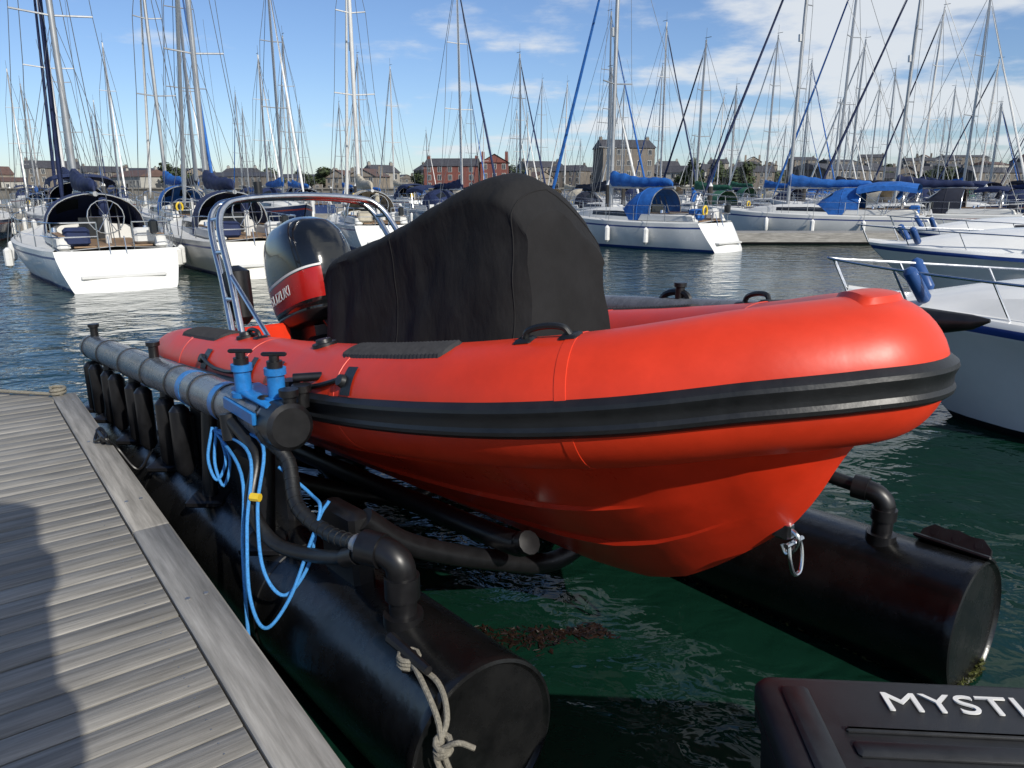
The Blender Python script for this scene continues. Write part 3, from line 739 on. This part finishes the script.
b.tube([LT(1.20),LT(1.215),LT(1.30),LT(1.33)],[.085,.104,.106,.106],0,24)
for s in(1.9,2.3,2.75,3.3,3.9,4.6,5.15):
    b.tube([LT(s-.012),LT(s+.012)],.105,0,24)
for s in(1.5,2.3,3.1,3.9,4.7,5.15):
    p=LT(s,-.08); q=ptop(PL,s,-.5); b.tube([p,q],.04,0,10); b.box(q+V((0,0,.02)),(.2,.2,.04),0,bev=.01)
for s in(2.65,2.95,3.45,3.7,4.2,4.45,4.9,5.1):
    p=LT(s,-.11,-.06); b.tube([p,p-V((0,0,.03)),p-V((0,0,.38)),p-V((0,0,.42))],[.03,.055,.055,.03],0,12)
for s in(5.1,3.3,):
    b.tube([LT(s,.09),LT(s,.17),LT(s,.175),LT(s,.2)],[.03,.03,.042,.042],0,12)
for s in(1.0,2.4,3.8): 
    b.tube([RT(s),ptop(PR,s+.3,.3)],.035,0,10); b.tube([RT(s-.03),RT(s+.03)],.085,0,16)
b.tube([RT(1.7,.05),RT(1.7,.14),RT(1.7,.145),RT(1.7,.17)],[.03,.03,.04,.04],0,10)
b.tube(cat([RT(1.6,.02),RT(1.66,.10),RT(1.8,.10),RT(1.88,.0)],5),.022,0,8)
def rp(c,y,z): return MR@V((-c,y,z))
for c in(1.75,3.1,4.2):
    b.tube(cat([rp(c,-1.06,.45),rp(c,-.85,.27),rp(c,-.4,.05),rp(c,0,-.08),rp(c,.4,.05),rp(c,.85,.27),rp(c,1.06,.45)],6),.05,0,12)
for s in(-1,1):
    b.tube(cat([rp(1.46,s*.42,.235),rp(1.5,s*.42,.22),rp(1.7,s*.42,.19),rp(3,s*.42,.17),rp(4.6,s*.42,.16)],6),[.02]+[.055]*24,0,12)
for s in(.95,2.0,3.2,4.4):
    b.box(ptop(PL,s,.0,.12),(.3,.1,.35),0,MR.to_3x3(),bev=.02)
b.box(ptop(PL,2.4,.2,.16),(1.5,.05,.42),0,MR.to_3x3(),bev=.02)
part(b,'support_frame',[M_blk])
# manifold
b=MB()
pt=ptop(PL,.45,-.12); E=V((pt.x,pt.y,.76))
b.tube([pt-V((0,0,.02)),pt+V((0,0,.03)),pt+V((0,0,.031)),E-V((0,0,.06))],[.075,.075,.052,.052],0,18)
b.tube([E-V((0,0,.12)),E-V((0,0,.03))],.066,0,18)
e2=E+V((-.15,.07,.05))
b.tube(cat([E-V((0,0,.04)),E+V((-.01,.0,.02)),E+V((-.06,.025,.05)),e2],5),.056,0,18)
b.tube([E+V((-.07,.03,.05)),e2],.065,0,18)
h1=cat([LT(1.42,.02,-.02)+V((0,0,.08)),LT(1.32,-.02,-.08),V((-.96,2.98,.98)),V((-.89,2.84,.83)),V((-.74,2.72,.77)),e2+V((-.03,.02,0)),e2],10)
b.tube(h1,.031,1,14)
h2=cat([LT(1.62,.0,-.12),V((-1.12,3.05,.98)),V((-1.11,2.92,.80)),V((-.99,2.80,.69)),V((-.80,2.70,.68)),e2+V((-.05,.01,-.05)),e2],10)
b.tube(h2,.029,1,14)
b.tube([LT(1.62,.02,-.12),LT(1.60,-.1,-.12)],.042,0,14)
b.tube([h1[-11],h1[-6]],.040,2,14); b.tube([h2[-13],h2[-8]],.038,0,14)
for k in range(0,len(h1)-12,2): b.tube([h1[k],h1[k].lerp(h1[k+1],.4)],.0335,1,12)
part(b,'air_manifold',[M_blk,M_rub,M_galv])
b=MB()
for s,lat in((1.38,.02),(1.62,-.04)):
    p=LT(s,.09,lat)
    b.tube([p,p+V((0,0,.02)),p+V((0,0,.021)),p+V((0,0,.12)),p+V((0,0,.121)),p+V((0,0,.15))],[.055,.055,.038,.038,.048,.048],0,18)
    b.tube([p+V((0,0,.15)),p+V((0,0,.18)),p+V((0,0,.181)),p+V((0,0,.205))],[.034,.034,.022,.022],1,14)
    b.box(p+V((0,0,.21)),(.11,.022,.018),1,bev=.005)
RY=yaw((0,0,0),N2.x,N2.y).to_3x3()
b.box(LT(1.5,.102,0),(.14,.42,.018),0,RY,bev=.006)
b.box(LT(1.5,.05,-.11),(.02,.36,.06),0,RY,bev=.006)
for s in(1.95,2.5): b.tube([LT(s-.035),LT(s+.035)],.1025,0,24)
b.tube([LT(1.38,.18,.1),LT(1.3,.18,.22)],.02,1,10)
for s,l in((1.30,.10),(1.46,.12),(1.25,.02)): 
    p=LT(s,.06,l); b.tube([p,p+V((0,0,.07)),p+V((0,0,.071)),p+V((0,0,.10))],[.03,.03,.042,.042],1,14)
part(b,'air_valves',[M_blue,M_blk])
b=MB()
r0=LT(1.85,-.1,-.12)
b.tube(cat([r0,V((-1.13,3.0,1.0)),V((-1.10,2.82,.75)),V((-1.07,2.7,.5)),V((-.99,2.62,.40)),V((-.90,2.66,.5)),V((-.83,2.72,.68)),V((-.78,2.78,.84)),V((-.85,2.9,.86)),V((-1.0,2.98,.95))],8),.0075,0,8)
b.tube(cat([r0+V((.02,-.01,0)),V((-1.08,3.02,1.05)),V((-1.06,2.85,.82)),V((-1.02,2.74,.6)),V((-.93,2.7,.5)),V((-.84,2.75,.6)),V((-.80,2.82,.78)),V((-.76,2.85,.85))],8),.0075,0,8)
b.tube(cat([r0,V((-1.18,3.02,.9)),V((-1.14,2.85,.62)),V((-1.10,2.72,.3)),V((-1.08,2.70,.1))],6),.0075,0,8)
for k in range(2):
    b.tube(cat([r0+V((-.0+.02*k,-.02,.02)),r0+V((-.01+.03*k,-.08,-.12-.02*k)),r0+V((.03+.03*k,-.10,-.22-.03*k)),r0+V((.07+.02*k,-.07,-.13)),r0+V((.03,-.02,.0))],6),.0075,0,8)
b.tube([V((-1.09,2.87,.86)),V((-1.05,2.86,.86))],.018,1,8)
part(b,'blue_lines',[M_rope,M_yel])
b=MB()
c0=ptop(PL,.22,-.55,.02)
b.tube([c0+B2*.12+V((0,0,.04)),c0+D2*.12+V((0,0,.04))],[.016,.022],1,8); b.tube([c0-V((0,0,.02)),c0+V((0,0,.04))],.03,1,8)
for k in range(3):
    b.tube([c0+V((.035*math.cos(a)+.0,.035*math.sin(a),.005+.014*k)) for a in [j*.7 for j in range(10)]],.009,0,8)
kn=ptop(PL,-.02,-.75,.0)
b.tube(cat([c0+V((0,0,.03)),c0.lerp(kn,.5)+V((.0,.0,.03)),kn,kn+V((.02,-.05,-.08)),kn+V((.05,-.05,-.22)),kn+V((.04,-.05,-.5))],6),.010,0,8)
b.tube(cat([c0+V((0,0,.01)),c0.lerp(kn,.5)+V((.05,.0,.03)),kn+V((.03,0,0)),kn+V((.0,-.06,-.10)),kn+V((.08,-.07,-.24)),kn+V((.10,-.05,-.4))],6),.010,0,8)
for k in range(3):
    q=kn+V((.02,-.045,-.05-.018*k)); b.tube([q+V((.024*math.cos(a),.024*math.sin(a),.01*math.sin(a+k))) for a in [j*.7 for j in range(10)]],.010,0,8)
b.tube(cat([kn+V((.02,-.06,-.06)),kn+V((.07,-.07,-.03)),kn+V((.12,-.07,-.05))],4),.009,0,8)
part(b,'mooring_rope',[M_hemp,M_blk])
# right pontoon fittings
b=MB()
q=ptop(PR,.42,-.15); 
b.tube([q-V((0,0,.02)),q+V((0,0,.03)),q+V((0,0,.031)),q+V((0,0,.17))],[.065,.065,.045,.045],0,16)
b.tube([q+V((0,0,.10)),q+V((0,0,.15))],.056,0,16)
b.tube(cat([q+V((0,0,.14)),q+V((-.005,.005,.18)),q+V((-.04,.03,.215)),q+V((-.11,.09,.225))],6),.046,0,14)
b.tube([q+V((-.06,.05,.222)),q+V((-.11,.09,.225))],.056,0,14)
b.tube(cat([q+V((-.1,.085,.225)),q+V((-.3,.25,.26)),q+V((-.6,.55,.28))],5),.032,0,12)
cl=ptop(PR,.16,.30); R_=Matrix((D2,N2*.85+V((0,0,-.5)),V((N2.x*.5,N2.y*.5,.85)))).transposed()
b.box(cl+V((0,0,.01)),(.32,.11,.02),0,R_,bev=.006)
prof=[(-.15,0),(-.14,.05),(-.10,.085),(-.05,.08),(0,.09),(.05,.08),(.10,.085),(.14,.05),(.15,0)]
b.loft([[cl+R_@V((x,dy,z)) for x,z in prof] for dy in(-.012,.012)],0,True,True)
for x in(-.09,0,.09): b.tube([cl+R_@V((x,-.014,.05)),cl+R_@V((x,.014,.05))],.016,0,10)
part(b,'pontoon_fittings',[M_blk,M_galv])
# seaweed
b=MB(); rw=random.Random(5)
def leafc(c,s,m,fl=.4):
    u=V((rw.gauss(0,1),rw.gauss(0,1),rw.gauss(0,fl))).normalized()*s; v=V((rw.gauss(0,1),rw.gauss(0,1),rw.gauss(0,fl))).normalized()*s*.5
    b.add([c-u,c+v,c+u*1.2,c-v],[(0,1,2,3)],m,False)
for P in(PL,PR):
    for k in range(1400):
        s=rw.uniform(-.01,3.0); zc=P.z-tl*s; hw=math.sqrt(max(0,.09-zc*zc))
        c=P+V((D2.x,D2.y,0))*s+N2*rw.choice((-1,1))*(hw+rw.uniform(-.004,.02)); c.z=rw.uniform(-.01,.035)
        leafc(c,.014,0)
    for k in range(420):
        y=rw.uniform(-.16,.16); c=P+B2*rw.uniform(.0,.02)+N2*y; c.z=rw.uniform(-.03,.03)+abs(y)*.18
        leafc(c,.013,0)
for k in range(6500):
    t=rw.random(); c=PL.lerp(PR,t)+D2*(1.02)+D2*rw.gauss(0,.05)*(1+math.sin(t*23)*.5)+D2*.08*math.sin(t*9); c.z=rw.uniform(-.012,.008)
    if .10<t<.55 and noise.noise(c*5)>-.3: leafc(c,.018,1,.12)
part(b,'seaweed',[M_weed,M_weedr])
b=MB(); b.tube([PL+D2*.95-V((0,0,.37)),PR+D2*.95-V((0,0,.37))],.06,0,12); b.tube([PL+D2*3.2-V((0,0,.40)),PR+D2*3.2-V((0,0,.40))],.06,0,12); part(b,'cross_member',[M_weedr])

# ---------------------------------------------------------------- dock
U2=V((-.606,.795,0)).normalized(); A0=V((-.478,1.77,.5))
MD=frame(A0,U2,(-U2.y,U2.x,0)); MD.translation=A0
dock=empty('wooden_dock',MD)
b=MB(); rb=random.Random(2); x=-4.0; pw=.128
while x<7.6:
    v0=.175 if x<4.95 else .95*(x-5.08)+.175
    v1=2.7
    if v1-v0>.2: 
        cut=rb.choice((1.25,2.05,9)); segs=[(v0,v1)] if not(v0+.2<cut<v1) else [(v0,cut-.003),(cut+.003,v1)]
        for a_,c_ in segs: b.box((x+pw/2,(a_+c_)/2,-.015+rb.uniform(-.002,.002)),(pw-.007+rb.uniform(-.003,.001),c_-a_,.03),0,Matrix.Rotation(rb.uniform(-.0015,.0015),3,'Z')@Matrix.Rotation(rb.uniform(-.003,.003),3,'Y'),bev=.0022)
    x+=pw
o=b.build('deck_planks',[M_wood]); o.parent=dock
b=MB(); x=-4.0
while x<4.9:
    for v in(.26,1.2,2.05): b.tube([(x+pw*.3,v,.0005),(x+pw*.3,v+.0001,.0022)],.003,0,6); b.tube([(x+pw*.72,v,.0005),(x+pw*.72,v+.0001,.0022)],.003,0,6)
    x+=pw
o=b.build('deck_screws',[M_galv]); o.parent=dock
b=MB(); x=-4
for L0 in(2.9,3.1,3.06):
    b.box((x+L0/2,.085,-.012),(L0-.006,.165,.05),0,bev=.006); x+=L0
o=b.build('edge_beam',[M_wood2]); o.parent=dock
b=MB()
b.box((.5,.05,-.2),(9,.08,.3),0); b.box((.5,1.4,-.3),(9,2.3,.4),0); b.box((6,2.1,-.3),(3,1.2,.4),0)
x=-3.6
while x<5:
    b.box((x,.02,-.12),(.12,.06,.2),0)
    for k in(.05,.12): b.tube([(x,k,.012),(x,k,.017)],.010,1,8)
    x+=1.2
xx=3.55
b.tube([(xx-.12,.05,.06),(xx+.12,.05,.06)],.016,2,8); b.tube([(xx-.04,.05,0),(xx-.04,.05,.06)],.014,2,8); b.tube([(xx+.04,.05,0),(xx+.04,.05,.06)],.014,2,8)
b.tube(cat([(xx-.1,.06,.07),(xx,.09,.03),(xx+.1,.04,.08),(xx,.02,.05),(xx-.12,.04,.06),(xx-.1,-.02,-.02),(xx-.2,-.1,-.15),(xx-.1,-.2,-.1),(xx+.2,-.35,.0)],6),.010,2,8)
b.tube(cat([(5.0,.1,.02),(5.35,.45,.03),(5.9,.9,.03),(6.6,1.6,.03)],6),.014,3,8)
b.tube([(5.05+.05*math.cos(a),.12+.05*math.sin(a),.02+.004*a) for a in [k*.6 for k in range(24)]],.013,3,8)
o=b.build('dock_frame_and_cleats',[M_dark,M_galv,M_blk,M_hemp]); o.parent=dock
# unseen post added behind the viewpoint to throw a shadow over the planks
b=MB(); b.tube([(0,0,-2),(0,0,3.75),(0,0,3.76),(0,0,3.95)],[.27,.27,.28,.05],0,24); b.tube([(0,0,.3),(0,0,.56)],.33,1,24)
for z in(1.6,2.4,3.2): b.tube([(.3*math.cos(a),.3*math.sin(a),z+.01*a) for a in [k*.4 for k in range(48)]],.02,2,6)
o=b.build('added_shadow_post',[M_dark,M_galv,M_hemp]); o.location=(.05,-.66,0)

# ---------------------------------------------------------------- equipment box on float
bx=empty('equipment_box',Matrix.Translation((1.135,1.50,.50))@Matrix.Rotation(math.radians(-4),4,'Z'))
b=MB()
def rr(hx,hy,r,z,n=5):
    pts=[]
    for cx_,cy_,a0 in((hx-r,hy-r,0),(-hx+r,hy-r,90),(-hx+r,-hy+r,180),(hx-r,-hy+r,270)):
        for k in range(n+1):
            a=math.radians(a0+90*k/n); pts.append(V((cx_+r*math.cos(a),cy_+r*math.sin(a),z)))
    return pts
b.loft([rr(.45,.20,.03,0),rr(.46,.21,.04,.02),rr(.47,.22,.04,.2),rr(.485,.235,.04,.205),rr(.485,.235,.04,.235),rr(.475,.225,.04,.24),rr(.475,.225,.04,.25),rr(.49,.24,.045,.253),rr(.49,.24,.045,.29),rr(.482,.232,.045,.305),rr(.47,.22,.05,.312),rr(.455,.205,.05,.318)],0,True,True)
for x in(-.36,-.12,.12,.36): b.box((x,-.243,.235),(.08,.03,.11),0,bev=.008)
b.box((.05,.015,.322),(.74,.014,.014),0,bev=.005); b.box((.05,-.05,.322),(.74,.05,.018),0,bev=.007); b.box((.05,-.12,.322),(.74,.022,.014),0,bev=.006)
b.box((-.40,0,.323),(.07,.34,.018),0,bev=.008)
for x in(-.28,0,.28): b.box((x,-.155,.325),(.12,.05,.022),0,bev=.009)
for x in(-.3,-.1,.1,.3): b.box((x,-.225,.1),(.03,.02,.17),0,bev=.006)
o=b.build('box_body',[M_boxp]); o.parent=bx
text_obj('box_lettering','MYSTIC',.10,M_fend,bx,Matrix.Translation((.035,.125,.3215)),1.32,.002)
b=MB(); b.box((1.27,1.2,.22),(1.2,1.05,.54),0,bev=.05)
b.build('floating_platform',[M_hdpe])
